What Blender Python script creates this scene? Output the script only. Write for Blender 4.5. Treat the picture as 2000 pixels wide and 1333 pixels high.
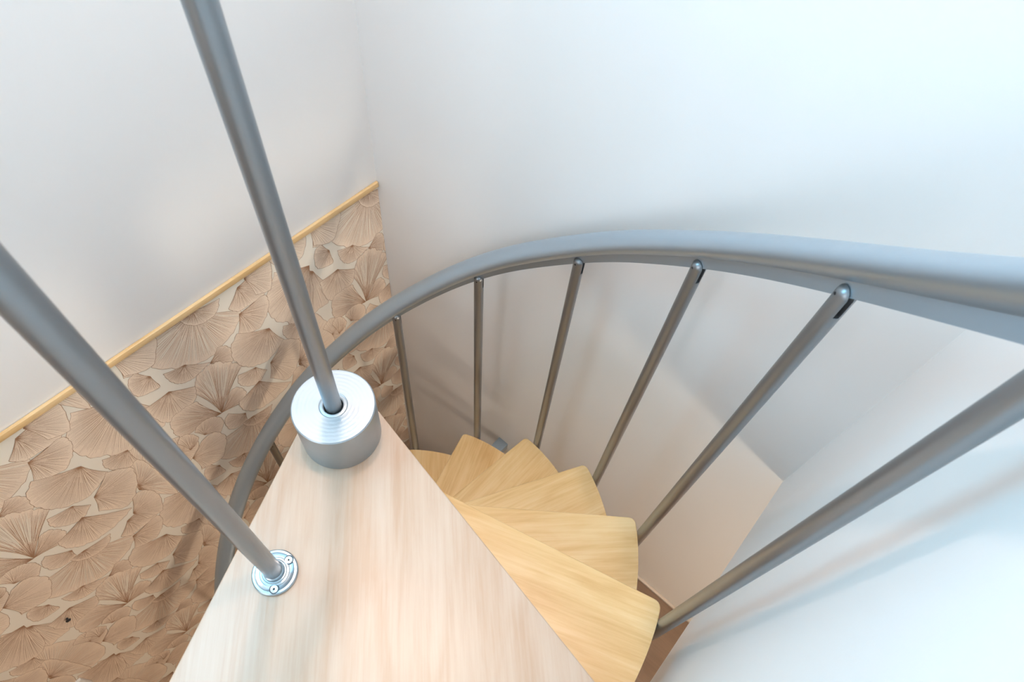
import bpy, bmesh, math, random
import numpy as np
from mathutils import Vector, Matrix

# ------------------------------------------------------------------ clear
for o in list(bpy.data.objects):
    bpy.data.objects.remove(o, do_unlink=True)
SC = bpy.context.scene
COL = SC.collection

# ------------------------------------------------------------------ camera (solved from the photo: verticals, wall edges, tread corners)
FPX = 1282.46756
CAM = np.array([0.37662, -0.17847, 0.858])
RIGHT = np.array([0.75312713, 0.65290287, 0.08073017])
DOWN = np.array([0.58587403, -0.60981291, -0.53374136])
FWD = np.array([-0.29925097, 0.44927281, -0.84178549])
cd = bpy.data.cameras.new('camera')
cam = bpy.data.objects.new('camera', cd)
COL.objects.link(cam)
cd.sensor_width = 36.0
cd.lens = FPX / 2000.0 * 36.0
cd.clip_start = 0.01
cd.dof.use_dof = True
cd.dof.focus_distance = 1.15
cd.dof.aperture_fstop = 11.0
m = Matrix(((RIGHT[0], -DOWN[0], -FWD[0], CAM[0]),
            (RIGHT[1], -DOWN[1], -FWD[1], CAM[1]),
            (RIGHT[2], -DOWN[2], -FWD[2], CAM[2]),
            (0, 0, 0, 1)))
cam.matrix_world = m
SC.camera = cam

# ------------------------------------------------------------------ light: daylight through the left window, warm lamps indoors, plus an added fill window and downlight
# daylight at each window (colour, watts) and lamp glow (colour, emission)
WIN1 = ((0.275, 0.71, 1.0), 46.0)      # window in the left wall
FILL_WIN = ((0.90, 0.94, 1.0), 40.0)      # added fill, as a window in the end wall of the hall
DOWNLIGHT = ((1.0, 0.74, 0.58), 450.0)
FILL_LAMP = ((1.0, 0.775, 0.68), 800.0)  # added fill lamp over the stairwell
PENDANT = ((1.0, 0.86, 0.69), 58.0)
w = bpy.data.worlds.new('daylight')
SC.world = w
w.use_nodes = True
bgn = w.node_tree.nodes['Background']
bgn.inputs['Color'].default_value = (0.6, 0.8, 1.0, 1)
bgn.inputs['Strength'].default_value = 0.3
CEIL = 2.35
WY0, WY1, WZ0, WZ1 = -0.98, -0.15, 1.00, 2.20    # window in the left wall, behind and above the picture
T = 0.12                                         # wall thickness
XL = -0.627                                      # face of the left wall
pl = bpy.data.lights.new('window_daylight', 'AREA')
pl.shape = 'RECTANGLE'
pl.size = WZ1 - WZ0
pl.size_y = WY1 - WY0
pl.color = WIN1[0]; pl.energy = WIN1[1]
plo = bpy.data.objects.new('window_daylight', pl)
plo.location = (XL - T - 0.01, (WY0 + WY1) / 2, (WZ0 + WZ1) / 2)
plo.rotation_euler = (0, -math.pi / 2, 0)
COL.objects.link(plo)
VX0, VX1, VZ0, VZ1 = -0.35, 1.25, 0.35, 2.15     # window added for fill light in the hall's end wall, behind the camera
YS = -2.8                                        # face of that wall
pl2 = bpy.data.lights.new('added_hall_fill', 'AREA')
pl2.shape = 'RECTANGLE'
pl2.size = VX1 - VX0
pl2.size_y = VZ1 - VZ0
pl2.color = FILL_WIN[0]; pl2.energy = FILL_WIN[1]
plo2 = bpy.data.objects.new('added_hall_fill', pl2)
plo2.location = ((VX0 + VX1) / 2, YS - T - 0.01, (VZ0 + VZ1) / 2)
plo2.rotation_euler = (math.pi / 2, 0, 0)
COL.objects.link(plo2)
SC.view_settings.view_transform = 'Standard'
SC.view_settings.look = 'None'
SC.view_settings.gamma = 1.0
SC.view_settings.use_curve_mapping = False
SC.view_settings.exposure = -0.04

# ------------------------------------------------------------------ measures
RISE = 0.21604
STEP = math.radians(22.68)
XR, YB = 0.5576, 0.60                    # right and back wall faces
ZC = -0.362                              # ceiling of the lower storey
ZF = -12 * RISE                          # lower floor
R_TREAD = 0.523
R_RAIL = 0.529

def px_x(px, x):                         # photo pixel -> point on the plane X = x
    d = (px[0] - 1000) * RIGHT + (px[1] - 666.5) * DOWN + FPX * FWD
    return CAM + d * (x - CAM[0]) / d[0]

# ------------------------------------------------------------------ material helpers
def nm(name):
    mt = bpy.data.materials.new(name)
    mt.use_nodes = True
    nt = mt.node_tree
    return mt, nt, nt.nodes['Principled BSDF']

def plain(name, col, rough=0.5, metal=0.0, spec=0.5, bump=0.0, bscale=200.0, var=0.0, vscale=3.0):
    mt, nt, b = nm(name)
    b.inputs['Base Color'].default_value = (*col, 1)
    b.inputs['Roughness'].default_value = rough
    b.inputs['Metallic'].default_value = metal
    b.inputs['Specular IOR Level'].default_value = spec
    tc = nt.nodes.new('ShaderNodeTexCoord')
    if var > 0:
        n = nt.nodes.new('ShaderNodeTexNoise')
        n.inputs['Scale'].default_value = vscale
        n.inputs['Detail'].default_value = 4
        nt.links.new(tc.outputs['Object'], n.inputs['Vector'])
        r = nt.nodes.new('ShaderNodeValToRGB')
        r.color_ramp.elements[0].position = 0.3
        r.color_ramp.elements[1].position = 0.7
        r.color_ramp.elements[0].color = (*[c * (1 - var) for c in col], 1)
        r.color_ramp.elements[1].color = (*[min(1, c * (1 + var)) for c in col], 1)
        nt.links.new(n.outputs['Fac'], r.inputs['Fac'])
        nt.links.new(r.outputs['Color'], b.inputs['Base Color'])
    if bump > 0:
        n2 = nt.nodes.new('ShaderNodeTexNoise')
        n2.inputs['Scale'].default_value = bscale
        n2.inputs['Detail'].default_value = 3
        nt.links.new(tc.outputs['Object'], n2.inputs['Vector'])
        bp = nt.nodes.new('ShaderNodeBump')
        bp.inputs['Strength'].default_value = bump
        bp.inputs['Distance'].default_value = 0.001
        nt.links.new(n2.outputs['Fac'], bp.inputs['Height'])
        nt.links.new(bp.outputs['Normal'], b.inputs['Normal'])
    return mt

def wood(name, c0, c1, c2, angle=0.0, rough=0.32, fine=90.0, spec=0.45):
    """long grain along local X (turned by angle), each object shifted by its own random number"""
    mt, nt, b = nm(name)
    N = nt.nodes.new
    L = nt.links.new
    tc = N('ShaderNodeTexCoord')
    oi = N('ShaderNodeObjectInfo')
    mul = N('ShaderNodeVectorMath'); mul.operation = 'SCALE'
    mul.inputs[0].default_value = (7.3, 3.1, 1.7)
    L(oi.outputs['Random'], mul.inputs['Scale'])
    add = N('ShaderNodeVectorMath'); add.operation = 'ADD'
    mp0 = N('ShaderNodeMapping'); mp0.inputs['Rotation'].default_value = (0, 0, -angle)
    L(tc.outputs['Object'], mp0.inputs['Vector'])
    L(mp0.outputs['Vector'], add.inputs[0]); L(mul.outputs['Vector'], add.inputs[1])
    # broad figure
    mp = N('ShaderNodeMapping'); mp.inputs['Scale'].default_value = (1.6, 9.0, 4.0)
    L(add.outputs['Vector'], mp.inputs['Vector'])
    n1 = N('ShaderNodeTexNoise'); n1.inputs['Scale'].default_value = 2.2; n1.inputs['Detail'].default_value = 5
    n1.inputs['Distortion'].default_value = 0.8
    L(mp.outputs['Vector'], n1.inputs['Vector'])
    # fine fibres
    mp2 = N('ShaderNodeMapping'); mp2.inputs['Scale'].default_value = (4.0, fine, 20.0)
    L(add.outputs['Vector'], mp2.inputs['Vector'])
    n2 = N('ShaderNodeTexNoise'); n2.inputs['Scale'].default_value = 2.0; n2.inputs['Detail'].default_value = 6
    n2.inputs['Roughness'].default_value = 0.65
    L(mp2.outputs['Vector'], n2.inputs['Vector'])
    mix = N('ShaderNodeMath'); mix.operation = 'MULTIPLY_ADD'
    mix.inputs[1].default_value = 0.62
    half = N('ShaderNodeMath'); half.operation = 'MULTIPLY'; half.inputs[1].default_value = 0.38
    L(n2.outputs['Fac'], half.inputs[0])
    L(n1.outputs['Fac'], mix.inputs[0]); L(half.outputs[0], mix.inputs[2])
    r = N('ShaderNodeValToRGB')
    e = r.color_ramp.elements
    e[0].position, e[1].position = 0.36, 0.64
    e[0].color, e[1].color = (*c0, 1), (*c2, 1)
    k = e.new(0.5); k.color = (*c1, 1)
    L(mix.outputs[0], r.inputs['Fac'])
    L(r.outputs['Color'], b.inputs['Base Color'])
    b.inputs['Roughness'].default_value = rough
    b.inputs['Specular IOR Level'].default_value = spec
    bp = N('ShaderNodeBump'); bp.inputs['Strength'].default_value = 0.06; bp.inputs['Distance'].default_value = 0.0006
    L(n2.outputs['Fac'], bp.inputs['Height']); L(bp.outputs['Normal'], b.inputs['Normal'])
    return mt

def metal(name, col, rough, metallic=0.85, aniso_rings=False):
    mt, nt, b = nm(name)
    b.inputs['Base Color'].default_value = (*col, 1)
    b.inputs['Metallic'].default_value = metallic
    tc = nt.nodes.new('ShaderNodeTexCoord')
    n = nt.nodes.new('ShaderNodeTexNoise')
    n.inputs['Scale'].default_value = 40
    n.inputs['Detail'].default_value = 5
    nt.links.new(tc.outputs['Object'], n.inputs['Vector'])
    mr = nt.nodes.new('ShaderNodeMapRange')
    mr.inputs['To Min'].default_value = rough * 0.85
    mr.inputs['To Max'].default_value = rough * 1.15
    nt.links.new(n.outputs['Fac'], mr.inputs['Value'])
    nt.links.new(mr.outputs['Result'], b.inputs['Roughness'])
    if aniso_rings:                      # lathe-turned rings, as a fine relief
        wv = nt.nodes.new('ShaderNodeTexWave')
        wv.wave_type = 'RINGS'; wv.rings_direction = 'Z'
        wv.inputs['Scale'].default_value = 60; wv.inputs['Distortion'].default_value = 1.5
        wv.inputs['Detail'].default_value = 3; wv.inputs['Detail Scale'].default_value = 3
        nt.links.new(tc.outputs['Object'], wv.inputs['Vector'])
        bp = nt.nodes.new('ShaderNodeBump')
        bp.inputs['Strength'].default_value = 0.12; bp.inputs['Distance'].default_value = 0.0004
        nt.links.new(wv.outputs['Fac'], bp.inputs['Height'])
        nt.links.new(bp.outputs['Normal'], b.inputs['Normal'])
    return mt

def emit(name, col, strength):
    mt, nt, b = nm(name)
    b.inputs['Base Color'].default_value = (*col, 1)
    b.inputs['Emission Color'].default_value = (*col, 1)
    b.inputs['Emission Strength'].default_value = strength
    return mt

M = {}
M['wall'] = plain('white_wall_paint', (0.80, 0.795, 0.785), 0.55, bump=0.10, bscale=160, spec=0.35)
M['ceiling'] = plain('ceiling_paint', (0.82, 0.81, 0.80), 0.7)
M['paper'] = plain('cream_wallpaper', (0.87, 0.815, 0.715), 0.6, bump=0.05, bscale=500, spec=0.25)
M['leaf'] = plain('printed_tan', (0.85, 0.71, 0.575), 0.6, spec=0.25, var=0.07, vscale=14)
M['line'] = plain('printed_brown_line', (0.36, 0.205, 0.12), 0.6, spec=0.2)
M['light_line'] = plain('printed_cream_line', (0.84, 0.77, 0.66), 0.6, spec=0.2)
M['landing'] = wood('pale_birch_landing', (0.435, 0.295, 0.20), (0.475, 0.355, 0.265), (0.51, 0.40, 0.315), math.radians(-44))
M['tread'] = wood('oak_tread', (0.63, 0.39, 0.155), (0.735, 0.505, 0.235), (0.80, 0.595, 0.315), math.radians(6))
M['strip'] = wood('pine_strip', (0.66, 0.42, 0.18), (0.76, 0.53, 0.27), (0.80, 0.60, 0.34), math.radians(90))
M['steel'] = metal('silver_painted_steel', (0.285, 0.30, 0.315), 0.33, 0.8)
M['rail'] = metal('silver_painted_rail', (0.39, 0.47, 0.54), 0.36, 0.72)
M['drum'] = metal('brushed_drum', (0.38, 0.42, 0.45), 0.40, 0.8, True)
M['zinc'] = metal('zinc_plated', (0.36, 0.42, 0.46), 0.3, 0.9)
M['screw'] = metal('screw_steel', (0.80, 0.80, 0.80), 0.25, 0.9)
M['seat'] = metal('dark_steel', (0.10, 0.12, 0.14), 0.4, 0.8)  # dark metal for the ring round each screw head
M['dark'] = plain('dark_rubber', (0.02, 0.02, 0.022), 0.6)
M['brown'] = wood('brown_cabinet_wood', (0.195, 0.133, 0.09), (0.22, 0.152, 0.105), (0.245, 0.172, 0.12), 0)
M['beige'] = plain('beige_upstand', (0.62, 0.56, 0.49), 0.5)
M['floor'] = wood('laminate_floor', (0.36, 0.24, 0.15), (0.42, 0.29, 0.18), (0.48, 0.34, 0.22), math.radians(90))
M['plastic'] = plain('white_plastic', (0.82, 0.80, 0.77), 0.35)
M['downlight'] = emit('warm_lamp_glow', *DOWNLIGHT)
M['fill_lamp'] = emit('fill_lamp_glow', *FILL_LAMP)
M['pendant'] = emit('bulb_glow', *PENDANT)

# ------------------------------------------------------------------ mesh helpers
def smooth_by_angle(me, deg=35):
    for p in me.polygons:
        p.use_smooth = True
    bm = bmesh.new(); bm.from_mesh(me)
    lim = math.radians(deg)
    for e in bm.edges:
        if len(e.link_faces) == 2:
            e.smooth = e.calc_face_angle(0) < lim
        else:
            e.smooth = False
    bm.to_mesh(me); bm.free()

def link(name, me, mat, parent=None, smooth=35, loc=None, rotz=None):
    if mat is not None and len(me.materials) == 0:
        me.materials.append(mat)
    if smooth:
        smooth_by_angle(me, smooth)
    o = bpy.data.objects.new(name, me)
    COL.objects.link(o)
    if parent is not None:
        o.parent = parent
    if loc is not None:
        o.location = loc
    if rotz is not None:
        o.rotation_euler = (0, 0, rotz)
    return o

def mesh_bm(name, bm):
    me = bpy.data.meshes.new(name)
    bmesh.ops.recalc_face_normals(bm, faces=bm.faces[:])
    bm.to_mesh(me); bm.free()
    return me

def box_bm(x0, x1, y0, y1, z0, z1, bevel=0.0, bm=None):
    bm = bm or bmesh.new()
    g = bmesh.ops.create_cube(bm, size=1)
    for v in g['verts']:
        v.co = Vector((x0 + (v.co.x + .5) * (x1 - x0), y0 + (v.co.y + .5) * (y1 - y0), z0 + (v.co.z + .5) * (z1 - z0)))
    if bevel > 0:
        es = set()
        for v in g['verts']:
            es.update(v.link_edges)
        bmesh.ops.bevel(bm, geom=list(es), offset=bevel, segments=2, affect='EDGES', profile=0.6)
    return bm

def box(name, b6, mat, parent=None, bevel=0.0):
    return link(name, mesh_bm(name, box_bm(*b6, bevel=bevel)), mat, parent, 35 if bevel else 0)

def lathe_bm(prof, seg=48, bm=None, closed=True):
    """prof: list of (r, z); turned about Z"""
    bm = bm or bmesh.new()
    rings = []
    for r, z in prof:
        if r < 1e-6:
            rings.append([bm.verts.new((0, 0, z))])
        else:
            rings.append([bm.verts.new((r * math.cos(2 * math.pi * i / seg), r * math.sin(2 * math.pi * i / seg), z)) for i in range(seg)])
    for a, b in zip(rings[:-1], rings[1:]):
        for i in range(seg):
            j = (i + 1) % seg
            if len(a) == 1 and len(b) == 1:
                continue
            if len(a) == 1:
                bm.faces.new((a[0], b[i], b[j]))
            elif len(b) == 1:
                bm.faces.new((a[i], a[j], b[0]))
            else:
                bm.faces.new((a[i], a[j], b[j], b[i]))
    return bm

def prism_bm(pts, z0, z1, bevel=0.0):
    bm = bmesh.new()
    vs = [bm.verts.new((x, y, z1)) for x, y in pts]
    f = bm.faces.new(vs)
    r = bmesh.ops.extrude_face_region(bm, geom=[f])
    for v in r['geom']:
        if isinstance(v, bmesh.types.BMVert):
            v.co.z = z0
    if bevel > 0:
        es = [e for e in bm.edges if abs(e.verts[0].co.z - e.verts[1].co.z) < 1e-6]
        bmesh.ops.bevel(bm, geom=es, offset=bevel, segments=3, affect='EDGES', profile=0.5)
    return bm

def sweep_bm(frames, sect, closed_sect=True, cap=True):
    """frames: list of (origin, u, v); sect: list of (a, b) in (u, v)"""
    bm = bmesh.new()
    rings = []
    for o, u, v in frames:
        rings.append([bm.verts.new(Vector(o) + Vector(u) * a + Vector(v) * b) for a, b in sect])
    n = len(sect)
    for a, b in zip(rings[:-1], rings[1:]):
        for i in range(n):
            j = (i + 1) % n
            bm.faces.new((a[i], a[j], b[j], b[i]))
    if cap:
        bm.faces.new(rings[0][::-1]); bm.faces.new(rings[-1])
    return bm

def tube_between(name, p0, p1, r, mat, parent, seg=32):
    p0, p1 = Vector(p0), Vector(p1)
    d = (p1 - p0).normalized()
    u = d.orthogonal().normalized(); v = d.cross(u)
    sect = [(r * math.cos(2 * math.pi * i / seg), r * math.sin(2 * math.pi * i / seg)) for i in range(seg)]
    return link(name, mesh_bm(name, sweep_bm([(p0, u, v), (p1, u, v)], sect)), mat, parent)

def structure(o, label, cat):
    o['kind'] = 'structure'; o['label'] = label; o['category'] = cat
    return o

def thing(o, label, cat, group=None):
    o['label'] = label; o['category'] = cat
    if group:
        o['group'] = group
    return o

def empty(name, loc):
    o = bpy.data.objects.new(name, None)
    COL.objects.link(o); o.location = loc
    o.empty_display_size = 0.1
    return o

# ------------------------------------------------------------------ setting
XE = 2.6                                       # far end of both storeys
YV = -0.90                                     # southern edge of the stair void
structure(box('floor', (XL - T, XE, YS, YB + T, ZF - 0.1, ZF), M['floor']), 'brown laminate floor of the lower storey', 'floor')
structure(box('wall_back', (XL, XE, YB, YB + T, ZF, CEIL), M['wall']), 'white painted wall behind the curved handrail', 'wall')
bm = box_bm(XL - T, XL, YS, YB + T, ZF, WZ0)
box_bm(XL - T, XL, YS, YB + T, WZ1, CEIL, bm=bm)
box_bm(XL - T, XL, YS, WY0, WZ0, WZ1, bm=bm)
box_bm(XL - T, XL, WY1, YB + T, WZ0, WZ1, bm=bm)
wl = structure(link('wall_left', mesh_bm('wall_left', bm), M['wall'], None, 0),
               'wall painted white above and papered with tan leaves below', 'wall')
structure(box('wall_right', (XR, XR + T, YV, YB, ZC, CEIL), M['wall']), 'bright white wall beside the balusters, ending above the lower room', 'wall')
bm = box_bm(XL, XE, YS - T, YS, ZF, VZ0)
box_bm(XL, XE, YS - T, YS, VZ1, CEIL, bm=bm)
box_bm(XL, VX0, YS - T, YS, VZ0, VZ1, bm=bm)
box_bm(VX1, XE, YS - T, YS, VZ0, VZ1, bm=bm)
structure(link('wall_front', mesh_bm('wall_front', bm), M['wall'], None, 0), 'white end wall of the hall', 'wall')
structure(box('wall_far_right', (XE, XE + T, YS - T, YB + T, ZF, CEIL), M['wall']), 'white outer wall of the lower room', 'wall')
# storey slab east of and south of the stair void
bm = box_bm(XR + T, XE, YV, YB, ZC, 0.0)
box_bm(XL, XE, YS, YV, ZC, 0.0, bm=bm)
structure(link('floor_upper', mesh_bm('floor_upper', bm), M['floor'], None, 0), 'wooden floor of the upper storey', 'floor')
structure(box('ceiling', (XL, XE, YS, YB, CEIL, CEIL + 0.1), M['ceiling']), 'white ceiling of the upper storey', 'ceiling')
bm = bmesh.new()
fr = 0.04
for z0, z1 in ((WZ0, WZ0 + fr), (WZ1 - fr, WZ1)):
    box_bm(XL - 0.09, XL - 0.03, WY0, WY1, z0, z1, bm=bm)
for y0, y1 in ((WY0, WY0 + fr), (WY1 - fr, WY1)):
    box_bm(XL - 0.09, XL - 0.03, y0, y1, WZ0 + fr, WZ1 - fr, bm=bm)
structure(link('window_1', mesh_bm('window_1', bm), M['plastic'], None, 0), 'white window frame in the painted wall', 'window')

bm = bmesh.new()
for z0, z1 in ((VZ0, VZ0 + fr), (VZ1 - fr, VZ1)):
    box_bm(VX0, VX1, YS - 0.09, YS - 0.03, z0, z1, bm=bm)
for x0, x1 in ((VX0, VX0 + fr), ((VX0 + VX1) / 2 - fr / 2, (VX0 + VX1) / 2 + fr / 2), (VX1 - fr, VX1)):
    box_bm(x0, x1, YS - 0.09, YS - 0.03, VZ0 + fr, VZ1 - fr, bm=bm)
structure(link('added_window', mesh_bm('added_window', bm), M['plastic'], None, 0), 'wide white window frame added in the end wall for fill light', 'window')

# wallpaper below the pine strip
Z_STRIP = -0.366
PAPER_TOP = Z_STRIP - 0.012
PAPER_SOUTH = -1.40
paper = box('wallpaper', (XL, XL + 0.0006, PAPER_SOUTH, YB, ZF, PAPER_TOP), M['paper'], wl)
paper['label'] = 'cream wallpaper printed with tan ginkgo leaves'
strip = link('trim_1', mesh_bm('trim_1', box_bm(XL, XL + 0.009, PAPER_SOUTH, YB - 0.001, Z_STRIP - 0.013, Z_STRIP + 0.004, bevel=0.003)), M['strip'])
structure(strip, 'thin pine strip along the top of the leaf wallpaper', 'trim')

# ------------------------------------------------------------------ printed leaves (flat print on the paper)
def A_(x, y): return (x / 2.41, 780 + y / 2.41)
def B_(x, y): return (180 + x / 2.41, 480 + y / 2.41)
def C_(x, y): return (200 + x / 4.0, 560 + y / 4.0)
def yz(p):
    q = px_x(p, XL); return np.array([q[1], q[2]])
PER_Y, PER_Z = 0.515, 0.530
def conv(f, l): return [yz(f(*p)) for p in l]
LEAVES = []                                     # (apex, arc points, ribs, pale rays)
def leaf(f, apex, arc, ribs=60, pale=0):
    LEAVES.append((yz(f(*apex)), conv(f, arc), ribs, pale))
sh = np.array([PER_Y, PER_Z])
# leaves lying behind the others
leaf(A_, (150, 1066), [(12, 1110), (2, 1200), (80, 1250), (170, 1215), (250, 1140), (318, 1080), (312, 1035)], 80, 20)
leaf(A_, (238, 1318), [(105, 1290), (130, 1212), (215, 1172), (300, 1150), (400, 1140), (485, 1190), (425, 1262)], 80, 30)
leaf(A_, (420, 1142), [(345, 1160), (372, 1118), (440, 1085), (492, 1078), (500, 1112), (470, 1152)], 40)
# large fan left of the next repeat, apex taken from its lower twin
LEAVES.append((yz((46, 1222)) + sh, conv(A_, [(345, 60), (330, 180), (400, 255), (500, 252), (600, 235), (655, 165), (640, 70)]), 85, 0))
leaf(A_, (600, 238), [(487, 283), (500, 318), (570, 327), (660, 290)], 40)
leaf(A_, (650, 412), [(608, 335), (650, 290), (715, 325), (770, 375), (825, 440), (710, 442)], 60, 30)
leaf(C_, (700, 200), [(400, 385), (360, 570), (490, 622), (690, 605), (850, 520), (980, 380), (1066, 235), (1062, 180)], 95, 60)
leaf(C_, (700, 190), [(590, 245), (640, 285), (720, 297), (800, 270), (880, 200), (903, 95)], 60)
leaf(C_, (105, 603), [(160, 712), (270, 670), (340, 600), (375, 500), (395, 420)], 45)
leaf(C_, (640, 610), [(480, 680), (530, 730), (600, 750), (700, 715), (830, 590)], 50)
leaf(C_, (372, 700), [(258, 672), (208, 735), (225, 805), (290, 850), (438, 782), (405, 735)], 45)
leaf(C_, (515, 820), [(345, 945), (400, 1010), (480, 1048), (560, 1025), (700, 900), (738, 770)], 60)
leaf(C_, (838, 600), [(895, 480), (950, 468), (1000, 500), (1008, 575), (975, 615)], 36)
leaf(C_, (930, 988), [(640, 1182), (575, 1130), (555, 1040), (640, 960), (735, 905), (762, 918)], 60, 10)
leaf(C_, (930, 985), [(742, 850), (742, 730), (850, 625), (970, 612), (1086, 620)], 75, 45)
leaf(C_, (930, 985), [(985, 830), (1040, 795), (1100, 815), (1112, 865), (1065, 920)], 40)
leaf(C_, (1050, 5), [(985, 165), (1060, 182), (1180, 110), (1255, 55), (1262, -60), (1190, -130)], 60)
leaf(C_, (1065, 212), [(1150, 150), (1245, 72), (1285, 120), (1270, 220), (1205, 325), (1060, 372)], 50)
leaf(C_, (1300, 322), [(1060, 365), (1018, 470), (1040, 560), (1110, 605), (1195, 605), (1310, 545), (1412, 405)], 75)
leaf(C_, (1195, 628), [(1062, 690), (1075, 755), (1150, 768), (1225, 735), (1278, 645)], 40)
leaf(C_, (1310, 592), [(1400, 425), (1470, 415), (1532, 440), (1510, 610), (1440, 715), (1310, 705)], 56)
leaf(C_, (1220, 735), [(1070, 895), (1100, 945), (1170, 955), (1260, 925), (1380, 830), (1460, 740)], 60)
leaf(C_, (1118, 985), [(990, 990), (962, 1050), (1000, 1105), (1070, 1085), (1130, 1030)], 40)
leaf(C_, (795, 1158), [(722, 1140), (745, 1090), (830, 1030), (905, 1025), (938, 1065), (915, 1135)], 40)
leaf(B_, (470, 1000), [(510, 925), (560, 885), (612, 893), (622, 930), (600, 1000), (515, 1045)], 45)
leaf(B_, (462, 962), [(402, 935), (415, 905), (455, 890), (497, 905), (485, 938)], 30)
leaf(A_, (625, 537), [(622, 470), (650, 440), (695, 432), (742, 455), (756, 520), (690, 560)], 45)

def catmull(P, n):
    P = [np.array(p) for p in P]
    Q = [2 * P[0] - P[1]] + P + [2 * P[-1] - P[-2]]
    out = []
    seg = len(P) - 1
    for i in range(n):
        t = i / (n - 1) * seg
        k = min(int(t), seg - 1); u = t - k
        a, b, c, d = Q[k:k + 4]
        out.append(0.5 * ((2 * b) + (c - a) * u + (2 * a - 5 * b + 4 * c - d) * u * u + (3 * b - a - 3 * c + d) * u ** 3))
    return out

def build_print():
    rnd = random.Random(7)
    bufs = {'leaf': ([], []), 'line': ([], []), 'light': ([], [])}
    def poly(kind, pts, x):
        V, F = bufs[kind]
        i0 = len(V)
        V.extend((x, p[0], p[1]) for p in pts)
        return i0
    lift = [0]
    def ribbon(kind, pts, wid, x):
        lift[0] += 1
        x = x + (lift[0] % 100) * 3.6e-7         # crossing veins never share one plane
        pts = np.array(pts)
        d = np.gradient(pts, axis=0)
        ln = np.linalg.norm(d, axis=1, keepdims=True) + 1e-9
        nrm = np.c_[-d[:, 1], d[:, 0]] / ln
        wd = np.array(wid).reshape(-1, 1) if np.ndim(wid) else wid
        L, Rr = pts + nrm * wd / 2, pts - nrm * wd / 2
        V, F = bufs[kind]
        i0 = len(V); n = len(pts)
        for k in range(n):
            V.append((x, L[k][0], L[k][1])); V.append((x, Rr[k][0], Rr[k][1]))
        for k in range(n - 1):
            a = i0 + 2 * k
            F.append((a, a + 1, a + 3, a + 2))
    for li, (apex, arc, ribs, pale) in enumerate(LEAVES):
        x0 = XL + 0.00064 + li * 0.00005
        N = 44
        arcp = catmull(arc, N)
        ph = rnd.random() * 6
        wav = []
        for i, p in enumerate(arcp):
            r = p - apex
            amp = 0.012 * math.sin(i * 0.9 + ph) + 0.010 * math.sin(i * 1.9 + 2 * ph) + rnd.uniform(-.008, .008)
            wav.append(apex + r * (1.055 + amp))
        def side(q, s):
            mid = (apex + q) / 2; d = q - apex
            mid = mid + np.array([-d[1], d[0]]) * 0.07 * s
            return [(1 - t) ** 2 * apex + 2 * t * (1 - t) * mid + t * t * q for t in np.linspace(0, 1, 7)]
        ctr = sum(wav) / len(wav)
        def inward(q):                         # bow the straight sides towards the blade
            d = q - apex; c = ctr - apex
            return 1.0 if (-d[1] * c[0] + d[0] * c[1]) > 0 else -1.0
        sa, sb = side(wav[0], inward(wav[0])), side(wav[-1], inward(wav[-1]))
        ring = sa[:-1] + wav + sb[::-1][1:-1]
        # fill: fan from a point just inside the apex
        V, F = bufs['leaf']
        i0 = len(V)
        V.extend((x0, p[0], p[1]) for p in ring)
        n = len(ring)
        F.append(tuple(range(i0, i0 + n)))       # one outline, cut into triangles by Blender
        rim = 0.0011
        ribbon('line', wav, [rim * rnd.uniform(.6, 1.1) for _ in wav], x0 + 0.000006)
        ribbon('line', sa, 0.0008, x0 + 0.000006)
        ribbon('line', sb, 0.0008, x0 + 0.000006)
        def rib(kind, t, f0, f1, wd, x):
            i = t * (N - 1); k = min(int(i), N - 2); u = i - k
            q = wav[k] * (1 - u) + wav[k + 1] * u
            d = q - apex
            bow = (1 - t) * 0.065 * bow_a + t * 0.065 * bow_b + rnd.uniform(-.012, .012)
            mid = (apex + q) / 2 + np.array([-d[1], d[0]]) * bow
            pts = [(1 - s) ** 2 * apex + 2 * s * (1 - s) * mid + s * s * q for s in np.linspace(f0, f1, 5)]
            ribbon(kind, pts, [wd * .8, wd, wd, wd * .9, wd * .5], x)
        ang = np.unwrap([math.atan2(p[1] - apex[1], p[0] - apex[0]) for p in wav])
        cum = np.concatenate([[0], np.cumsum(np.abs(np.diff(ang)))]); cum /= cum[-1]
        def by_angle(u):                       # even spread of the veins round the fan
            return float(np.interp(u, cum, np.linspace(0, 1, N)))
        bow_a, bow_b = inward(wav[0]), inward(wav[-1])
        for i in range(pale):
            rib('light', by_angle(rnd.uniform(.04, .96)), rnd.uniform(.30, .55), rnd.uniform(.8, .99), 0.0011, x0 + 0.000004)
        for i in range(int(ribs * 1.15)):
            t = by_angle((i + rnd.uniform(.2, .8)) / (ribs * 1.15))
            main = i % 2 == 0
            rib('line', t, 0.0 if main else rnd.uniform(.2, .5), rnd.uniform(.86, 1.0), rnd.uniform(.00040, .00072), x0 + 0.000006)
    return bufs

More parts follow.
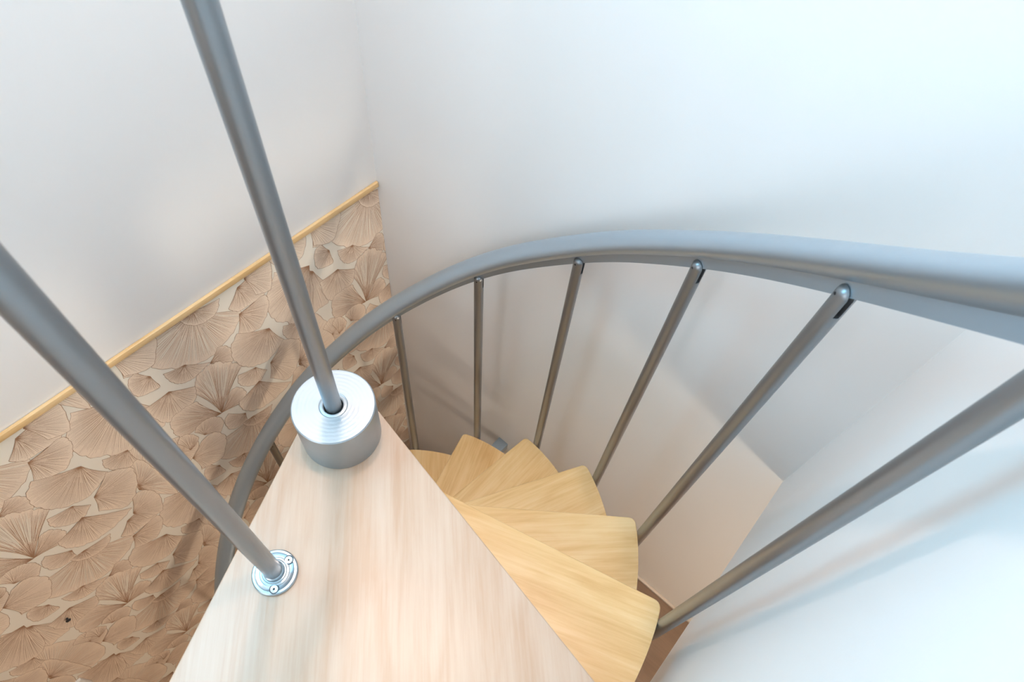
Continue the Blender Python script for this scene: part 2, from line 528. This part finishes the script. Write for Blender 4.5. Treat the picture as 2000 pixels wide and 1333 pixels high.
bufs = build_print()
prints = {}
for kind, nmx in (('leaf', 'printed_leaf_blades'), ('light', 'printed_pale_veins'), ('line', 'printed_brown_veins')):
    V, F = bufs[kind]
    V = np.array(V); F0 = F
    bm_all = bmesh.new()
    ny = range(-3, 3); nz = range(-5, 3)
    for a in ny:
        for b in nz:
            W = V + np.array([0, a * PER_Y, b * PER_Z])
            if W[:, 1].max() < PAPER_SOUTH or W[:, 1].min() > YB or W[:, 2].min() > PAPER_TOP or W[:, 2].max() < ZF:
                continue
            me_t = bpy.data.meshes.new('t')
            # drop faces wholly outside the papered area before joining
            keep = []
            for f in F0:
                ys = [W[i][1] for i in f]; zs = [W[i][2] for i in f]
                if max(ys) < PAPER_SOUTH or min(ys) > YB or min(zs) > PAPER_TOP or max(zs) < -2.2:
                    continue
                keep.append(f)
            if keep:
                me_t.from_pydata(W.tolist(), [], keep)
                bm_all.from_mesh(me_t)
            bpy.data.meshes.remove(me_t)
    loose = [v for v in bm_all.verts if not v.link_faces]
    bmesh.ops.delete(bm_all, geom=loose, context='VERTS')
    for co, no in (((0, YB - 0.0005, 0), (0, 1, 0)), ((0, 0, PAPER_TOP), (0, 0, 1)), ((0, PAPER_SOUTH, 0), (0, -1, 0))):
        bmesh.ops.bisect_plane(bm_all, geom=bm_all.verts[:] + bm_all.edges[:] + bm_all.faces[:], plane_co=co, plane_no=no, clear_outer=True)
    for f in bm_all.faces:
        f.normal_update()
        if f.normal.x < 0:
            f.normal_flip()
    me = bpy.data.meshes.new(nmx)
    bm_all.to_mesh(me); bm_all.free()
    o = link(nmx, me, M[{'leaf': 'leaf', 'light': 'light_line', 'line': 'line'}[kind]], paper, 0)
    o['kind'] = 'stuff'

# ------------------------------------------------------------------ spiral staircase
ST = empty('spiral_staircase', (0, 0, ZF))
thing(ST, 'spiral staircase with fanned wooden treads, silver central column and curved silver handrail', 'staircase')
INV = Matrix.Translation((0, 0, -ZF))
def stair(o):
    """world-space part -> child of the staircase empty"""
    o.parent = ST
    o.matrix_parent_inverse = Matrix.Translation((0, 0, -ZF))
    return o

# column and drum
stair(link('central_column', mesh_bm('central_column', lathe_bm([(0, ZF), (0.09, ZF), (0.09, ZF + 0.012), (0.046, ZF + 0.012), (0.046, -0.04), (0, -0.04)], 48)), M['steel']))
HD, RD = 0.0857, 0.0535
drum = stair(link('column_cap', mesh_bm('column_cap', lathe_bm([(0, 0.0), (RD - 0.001, 0.0), (RD, 0.002), (RD, HD - 0.0015), (RD - 0.0015, HD), (0.0132, HD), (0.0124, HD - 0.0008), (0.0124, HD - 0.03), (0, HD - 0.03)], 72)), M['drum']))
drum['label'] = 'wide silver drum capping the column'
ring = link('weld_ring', mesh_bm('weld_ring', lathe_bm([(0.0134, HD - 0.0002), (0.0140, HD + 0.0006), (0.0160, HD + 0.0005), (0.0172, HD + 0.0001), (0.0180, HD + 0.0004), (0.0190, HD - 0.0002)], 48)), M['drum'], drum)

# treads
def tread_pts(dirf, off, width_ang, R, rc=0.014, offb=None):
    """outline: front edge tangent to the hub, rounded outer corners, arc, back edge"""
    offb = off if offb is None else offb
    def edge(a, o):                 # line with direction a, passing at signed distance o to its left
        n = np.array([-math.sin(a), math.cos(a)]); d = np.array([math.cos(a), math.sin(a)])
        return n * o, d
    pf, df = edge(dirf, off)
    pb, db = edge(dirf - width_ang, -offb)
    tf = math.sqrt(R * R - off * off); tb = math.sqrt(R * R - offb * offb)
    cf, cb = pf + df * tf, pb + db * tb
    af, ab = math.atan2(cf[1], cf[0]), math.atan2(cb[1], cb[0])
    if ab > af: ab -= 2 * math.pi
    pts = []
    # hub half round (from back side round to front side, the far side of the hub)
    a0 = math.atan2(pb[1], pb[0]); a1 = math.atan2(pf[1], pf[0])
    while a0 > a1 - 1e-6: a0 -= 2 * math.pi
    span = 2 * math.pi - (a1 - a0)
    for i in range(13):             # front tangent point -> round the back of the hub -> back tangent point
        a = a1 + span * i / 12
        r_ = off + (offb - off) * i / 12
        pts.append((r_ * math.cos(a), r_ * math.sin(a)))
    def corner(pc, din, dout):
        A_p = pc - din * rc; B_p = pc + dout * rc
        return [tuple((1 - t) ** 2 * A_p + 2 * t * (1 - t) * pc + t * t * B_p) for t in np.linspace(0, 1, 6)]
    tang_b = np.array([-math.sin(ab), math.cos(ab)])
    pts += corner(cb, db, tang_b)
    da = rc / R
    for i in range(1, 16):
        a = ab + da + (af - ab - 2 * da) * i / 16
        pts.append((R * math.cos(a), R * math.sin(a)))
    tang_f = np.array([-math.sin(af), math.cos(af)])
    pts += corner(cf, tang_f, -df)
    return pts

DIR1 = math.radians(15.2)
TH = 0.036
tread_me = mesh_bm('tread', prism_bm(tread_pts(0.0, 0.056, math.radians(17), R_TREAD), -TH, 0.0, 0.0025))
tread_me.materials.append(M['tread'])
smooth_by_angle(tread_me, 30)
for k in range(1, 12):
    o = bpy.data.objects.new('tread', tread_me)
    COL.objects.link(o)
    stair(o)
    o.location = (0, 0, -k * RISE)
    o.rotation_euler = (0, 0, DIR1 + (k - 1) * STEP)
    # steel sleeve round the column under each tread
sl_me = mesh_bm('hub_sleeve', lathe_bm([(0.046, -RISE), (0.055, -RISE), (0.055, -TH), (0.046, -TH)], 40))
sl_me.materials.append(M['steel']); smooth_by_angle(sl_me)
for k in range(0, 11):
    o = bpy.data.objects.new('hub_sleeve', sl_me)
    COL.objects.link(o); stair(o); o.location = (0, 0, -k * RISE)

# landing: wedge from the hub to the right wall
def landing_pts():
    ar, al = math.radians(-8.9), math.radians(-65.2)
    nr = np.array([-math.sin(ar), math.cos(ar)]); dr = np.array([math.cos(ar), math.sin(ar)])
    nl = -np.array([-math.sin(al), math.cos(al)]); dl = np.array([math.cos(al), math.sin(al)])
    o_ = 0.0585
    pr, plft = nr * o_, nl * o_
    XE_, YE_ = XR - 0.004, YV
    p1 = pr + dr * ((XE_ - pr[0]) / dr[0])
    p2 = np.array([XE_, YE_])
    p3 = plft + dl * ((YE_ - plft[1]) / dl[1])
    pts = []
    a0 = math.atan2(pr[1], pr[0]); a1 = math.atan2(plft[1], plft[0])
    if a1 < a0: a1 += 2 * math.pi
    pts.append(tuple(p1))
    for i in range(13):
        a = a0 + (a1 - a0) * i / 12
        pts.append((o_ * math.cos(a), o_ * math.sin(a)))
    pts.append(tuple(p3)); pts.append(tuple(p2))
    return pts
ld = stair(link('landing', mesh_bm('landing', prism_bm(landing_pts(), -TH, 0.0, 0.002)), M['landing'], None, 30))
ld['label'] = 'pale wooden wedge-shaped landing'

# handrail: tube on a flat bar, following the measured baluster tops
KA = np.array([-0.6, 1, 2, 3, 4, 5, 6, 7, 8, 9, 10, 11.0])
TOPANG = {1: 18.1, 2: 40.3, 3: 63.4, 4: 87.2, 5: 110.2, 6: 131.7, 7: 153.9, 8: 176.3, 9: 199.4, 10: 222.1}
BOTANG = {1: 18.0, 2: 40.6, 3: 62.2, 4: 85.5, 5: 107.2, 6: 130.3, 7: 153.6, 8: 176.6, 9: 199.4, 10: 222.1}
ZH_A = np.array([-30, 18, 40.3, 63.4, 87.3, 110.5, 131.6, 154, 176.2, 200, 225])
ZH_V = np.array([.806, .806, .804, .805, .811, .821, .813, .804, .796, .796, .796])
def helix_z(deg):                    # height of the dome centres along the rail
    k = (math.radians(deg) - 0.31678) / 0.39585
    ws = np.exp(-((ZH_A - deg) / 13.0) ** 2)
    zo = float((ws * ZH_V).sum() / ws.sum()) if ws.sum() > 1e-6 else 0.8
    return zo - RISE * (k + 1)
RAIL_UP, RR, BAR_DROP = 0.0459, 0.0255, 0.0500
frames = []
for i in range(0, 261):
    deg = -8 + (240 + 8) * i / 260
    a = math.radians(deg)
    ur = Vector((math.cos(a), math.sin(a), 0))
    z = helix_z(deg) + RAIL_UP
    frames.append((Vector((R_RAIL * math.cos(a), R_RAIL * math.sin(a), z)), ur, Vector((0, 0, 1))))
seg = 40
circ = [(RR * math.cos(2 * math.pi * i / seg), RR * math.sin(2 * math.pi * i / seg)) for i in range(seg)]
rail = stair(link('handrail', mesh_bm('handrail', sweep_bm(frames, circ)), M['rail'], None, 60))
barw = 0.0022
bar = link('rail_bar', mesh_bm('rail_bar', sweep_bm(frames, [(-barw, -BAR_DROP), (barw, -BAR_DROP), (barw, -RR + 0.004), (-barw, -RR + 0.004)])), M['rail'], rail, 30)
# narrow bead where the tube sits on the bar
bead = [(-0.008 + 0.016 * i / 8, -RR + 0.0015 - 0.0035 * math.sin(math.pi * i / 8)) for i in range(9)] + [(0.008, -RR + 0.004), (-0.008, -RR + 0.004)]
link('rail_bead', mesh_bm('rail_bead', sweep_bm(frames, bead)), M['rail'], rail, 40)

# balusters: solid rod with a domed, slotted head that straddles the bar
RBAL = 0.0108
LBAL = 0.8068 + 0.085
prof = [(0, 0.0), (RBAL - 0.001, 0.0), (RBAL, 0.001), (RBAL, 0.3), (RBAL, 0.6), (RBAL, LBAL - 0.03), (RBAL, LBAL)]
prof += [(RBAL * math.cos(t), LBAL + RBAL * math.sin(t)) for t in np.linspace(0.15, math.pi / 2 - 0.1, 8)] + [(0, LBAL + RBAL)]
bal_src = link('baluster_source', mesh_bm('baluster_source', lathe_bm(prof, 28)), M['steel'], None, 0)
# slot for the bar: runs along local Y (the tangent), open at the top, made deeper than the bar
cut = link('slot_cutter', mesh_bm('slot_cutter', box_bm(-0.0030, 0.0030, -0.05, 0.05, LBAL - 0.0265, LBAL + 0.05)), None, None, 0)
md = bal_src.modifiers.new('slot', 'BOOLEAN'); md.operation = 'DIFFERENCE'; md.object = cut; md.solver = 'EXACT'
bpy.context.view_layer.update()
dg = bpy.context.evaluated_depsgraph_get()
bal_me = bpy.data.meshes.new_from_object(bal_src.evaluated_get(dg))
bal_me.name = 'baluster'
bpy.data.objects.remove(bal_src, do_unlink=True); bpy.data.objects.remove(cut, do_unlink=True)
bal_me.materials.clear(); bal_me.materials.append(M['steel'])
smooth_by_angle(bal_me, 32)
scr_me = mesh_bm('set_screw', lathe_bm([(0, 0.0), (0.0017, 0.0), (0.0017, 0.0006), (0.0010, 0.0004), (0, 0.0002)], 14))
scr_me.materials.append(M['dark'])
foot_me = mesh_bm('foot_arm', box_bm(-0.075, 0.002, -0.010, 0.010, 0.004, 0.022, bevel=0.002))
foot_me.materials.append(M['steel']); smooth_by_angle(foot_me)
for k in range(1, 11):
    ab, at = math.radians(BOTANG[k]), math.radians(TOPANG[k])
    zt = helix_z(TOPANG[k])
    ptop = Vector((R_RAIL * math.cos(at), R_RAIL * math.sin(at), zt))
    pbot = Vector((0.5345 * math.cos(ab), 0.5345 * math.sin(ab), -k * RISE - 0.062))
    zax = (ptop - pbot).normalized()
    xax = Vector((math.cos(at), math.sin(at), 0)); xax = (xax - zax * xax.dot(zax)).normalized()
    yax = zax.cross(xax)
    L = (ptop - pbot).length
    org = ptop - zax * LBAL
    mat = Matrix(((xax.x, yax.x, zax.x, org.x), (xax.y, yax.y, zax.y, org.y), (xax.z, yax.z, zax.z, org.z), (0, 0, 0, 1)))
    o = bpy.data.objects.new('baluster', bal_me)
    COL.objects.link(o); stair(o)
    o.matrix_basis = mat
    s = bpy.data.objects.new('set_screw', scr_me); COL.objects.link(s); s.parent = o
    s.location = (-RBAL * 0.985, 0.001, LBAL - 0.001); s.rotation_euler = (0, -math.pi / 2, 0)
    f = bpy.data.objects.new('foot_arm', foot_me); COL.objects.link(f); f.parent = o

# guard posts on the landing
def post(p, z0, z1, r):
    return stair(link('guard_post', mesh_bm('guard_post', lathe_bm([(0, z0), (r, z0), (r, z0 + 0.3), (r, z1), (0, z1)], 36)), M['steel'], None, 40))
ZG = 0.93
p1 = post((0, 0), HD - 0.028, ZG, 0.0108)
P2 = (0.0825, -0.1795)
p2 = stair(link('guard_post', mesh_bm('guard_post', lathe_bm([(0, 0.002), (0.0108, 0.002), (0.0108, 0.4), (0.0108, ZG), (0, ZG)], 36)), M['steel'], None, 40))
p2.location = (P2[0], P2[1], 0)
fl = link('post_flange', mesh_bm('post_flange', lathe_bm([(0.0108, 0), (0.0268, 0.0), (0.0275, 0.0008), (0.0275, 0.0048), (0.0262, 0.0060), (0.0235, 0.0062), (0.0225, 0.0056), (0.0180, 0.0056), (0.0172, 0.0064), (0.0150, 0.0066), (0.0140, 0.0078), (0.0128, 0.0080), (0.0122, 0.0140), (0.0108, 0.0150)], 64)), M['zinc'], p2)
for ang in (86, -40, 196):
    a = math.radians(ang)
    sc = link('screw', mesh_bm('screw', lathe_bm([(0, 0.0052), (0.0010, 0.0052), (0.0012, 0.0066), (0.0042, 0.0070), (0.0049, 0.0062), (0.0050, 0.0040)], 24)), M['screw'], p2)
    sc.location = (0.0205 * math.cos(a), 0.0205 * math.sin(a), 0)
    se = link('screw_seat', mesh_bm('screw_seat', lathe_bm([(0.0049, 0.0064), (0.0054, 0.0066), (0.0058, 0.0064), (0.0058, 0.0045)], 24)), M['seat'], p2)
    se.location = sc.location
    sk = link('screw_socket', mesh_bm('screw_socket', lathe_bm([(0, 0.0071), (0.0014, 0.0071), (0.0014, 0.0064)], 6)), M['dark'], p2, 0)
    sk.location = sc.location
dgd = Vector((P2[0], P2[1], 0)).normalized()
pe = dgd * (YV / dgd.y)
stair(tube_between('guard_rail', (0, 0, ZG), (pe.x, pe.y, ZG), 0.02, M['rail'], None))
p3 = stair(link('guard_post', mesh_bm('guard_post', lathe_bm([(0, 0.002), (0.0108, 0.002), (0.0108, 0.4), (0.0108, ZG), (0, ZG)], 36)), M['steel'], None, 40))
p3.location = (pe.x - 0.005, pe.y + 0.03, 0)

# bracket fixing the flight to the back wall
bm = box_bm(-0.134, -0.095, 0.47, YB, -1.245, -1.205, bevel=0.002)
box_bm(-0.134, -0.095, 0.468, 0.472, -1.245, -5 * RISE - TH, bm=bm)
br = stair(link('wall_bracket', mesh_bm('wall_bracket', bm), M['rail']))
br['label'] = 'short square steel bracket between tread and wall'

# ------------------------------------------------------------------ cabinet under the upper floor
CBX0, CBX1, CBY0, CTOP = 0.42, 1.50, 0.05, -1.362
cb = empty('cabinet', ((CBX0 + CBX1) / 2, (CBY0 + YB) / 2, ZF))
thing(cb, 'brown wooden cabinet against the back wall beneath the upper floor', 'cabinet')
def cab(o):
    o.parent = cb
    o.matrix_parent_inverse = Matrix.Translation(-Vector(cb.location))
    return o
cab(box('body', (CBX0 + 0.01, CBX1 - 0.01, CBY0 + 0.03, YB - 0.012, ZF + 0.001, CTOP - 0.025), M['brown']))
cab(box('cabinet_top', (CBX0, CBX1, CBY0, YB - 0.010, CTOP - 0.025, CTOP), M['brown'], None, 0.003))
cab(box('upstand', (CBX0, CBX1, YB - 0.0095, YB - 0.0005, CTOP - 0.025, CTOP + 0.007), M['beige'], None, 0.002))
for i in range(2):
    xa = CBX0 + 0.012 + i * (CBX1 - CBX0 - 0.024) / 2
    xb = xa + (CBX1 - CBX0 - 0.024) / 2 - 0.004
    d = cab(box('door', (xa + 0.002, xb, CBY0 + 0.010, CBY0 + 0.029, ZF + 0.08, CTOP - 0.03), M['brown'], None, 0.002))
    kb = link('knob', mesh_bm('knob', lathe_bm([(0, 0), (0.006, 0), (0.006, 0.012), (0.014, 0.016), (0.014, 0.024), (0, 0.028)], 20)), M['zinc'], d)
    kb.location = (xb - 0.04 if i == 0 else xa + 0.045, CBY0 + 0.010, (ZF + CTOP) / 2 + 0.1); kb.rotation_euler = (math.pi / 2, 0, 0)

# ------------------------------------------------------------------ small things on the papered wall
c = px_x((155, 1323), XL)
sy, sz = c[1], c[2]
sw = empty('light_switch', (XL, sy - 0.042, sz - 0.042))
thing(sw, 'square white light switch on the leaf wallpaper', 'switch')
pm = link('plate', mesh_bm('plate', box_bm(0.0012, 0.011, -0.042, 0.042, -0.042, 0.042, bevel=0.003)), M['plastic'], sw)
link('rocker', mesh_bm('rocker', box_bm(0.010, 0.0145, -0.026, 0.026, -0.026, 0.026, bevel=0.002)), M['plastic'], sw)
c = px_x((130, 1208), XL)
nl_ = link('wall_nail', mesh_bm('wall_nail', lathe_bm([(0, 0.0), (0.0025, 0.0), (0.0022, 0.007), (0.0068, 0.0075), (0.0058, 0.0095), (0, 0.0105)], 18)), M['dark'])
nl_.location = (XL + 0.001, c[1], c[2]); nl_.rotation_euler = (0, math.pi / 2, 0)
thing(nl_, 'small black nail head in the leaf wallpaper above the switch', 'nail')

# ------------------------------------------------------------------ lamps
lp = empty('ceiling_light', (0.36, 0.42, CEIL))
thing(lp, 'round warm ceiling downlight over the upper treads, close to the right wall', 'lamp')
link('lamp_ring', mesh_bm('lamp_ring', lathe_bm([(0.050, 0), (0.065, 0), (0.066, -0.004), (0.060, -0.009), (0.050, -0.008), (0.050, 0)], 40)), M['plastic'], lp)
link('lamp_glass', mesh_bm('lamp_glass', lathe_bm([(0, -0.006), (0.049, -0.006), (0.049, -0.001), (0, -0.001)], 40)), M['downlight'], lp)
l2 = empty('ceiling_light', (-0.22, 0.22, CEIL))  # added lamp that brightens the left wall, wallpaper and treads
thing(l2, 'added warm fill light over the stairwell, shaped as a round downlight, close to the papered wall', 'lamp')
for ch in list(lp.children):
    o = ch.copy(); o.data = ch.data.copy(); COL.objects.link(o); o.parent = l2
    if o.name.startswith('lamp_glass'):
        o.data.materials.clear(); o.data.materials.append(M['fill_lamp'])
pd = empty('pendant_lamp', (1.75, 0.05, ZC))
thing(pd, 'warm globe lamp hanging from the lower ceiling', 'lamp')
link('ceiling_rose', mesh_bm('ceiling_rose', lathe_bm([(0, 0), (0.045, 0), (0.040, -0.015), (0.01, -0.025), (0, -0.025)], 32)), M['plastic'], pd)
link('cord', mesh_bm('cord', lathe_bm([(0, -0.02), (0.003, -0.02), (0.003, -0.15), (0, -0.15)], 10)), M['dark'], pd)
link('socket', mesh_bm('socket', lathe_bm([(0, -0.14), (0.016, -0.145), (0.018, -0.185), (0, -0.185)], 24)), M['dark'], pd)
link('bulb', mesh_bm('bulb', lathe_bm([(0, -0.161)] + [(0.14 * math.sin(t), -0.30 + 0.14 * math.cos(t)) for t in np.linspace(0.18, math.pi - 0.15, 14)] + [(0, -0.44)], 28)), M['pendant'], pd)
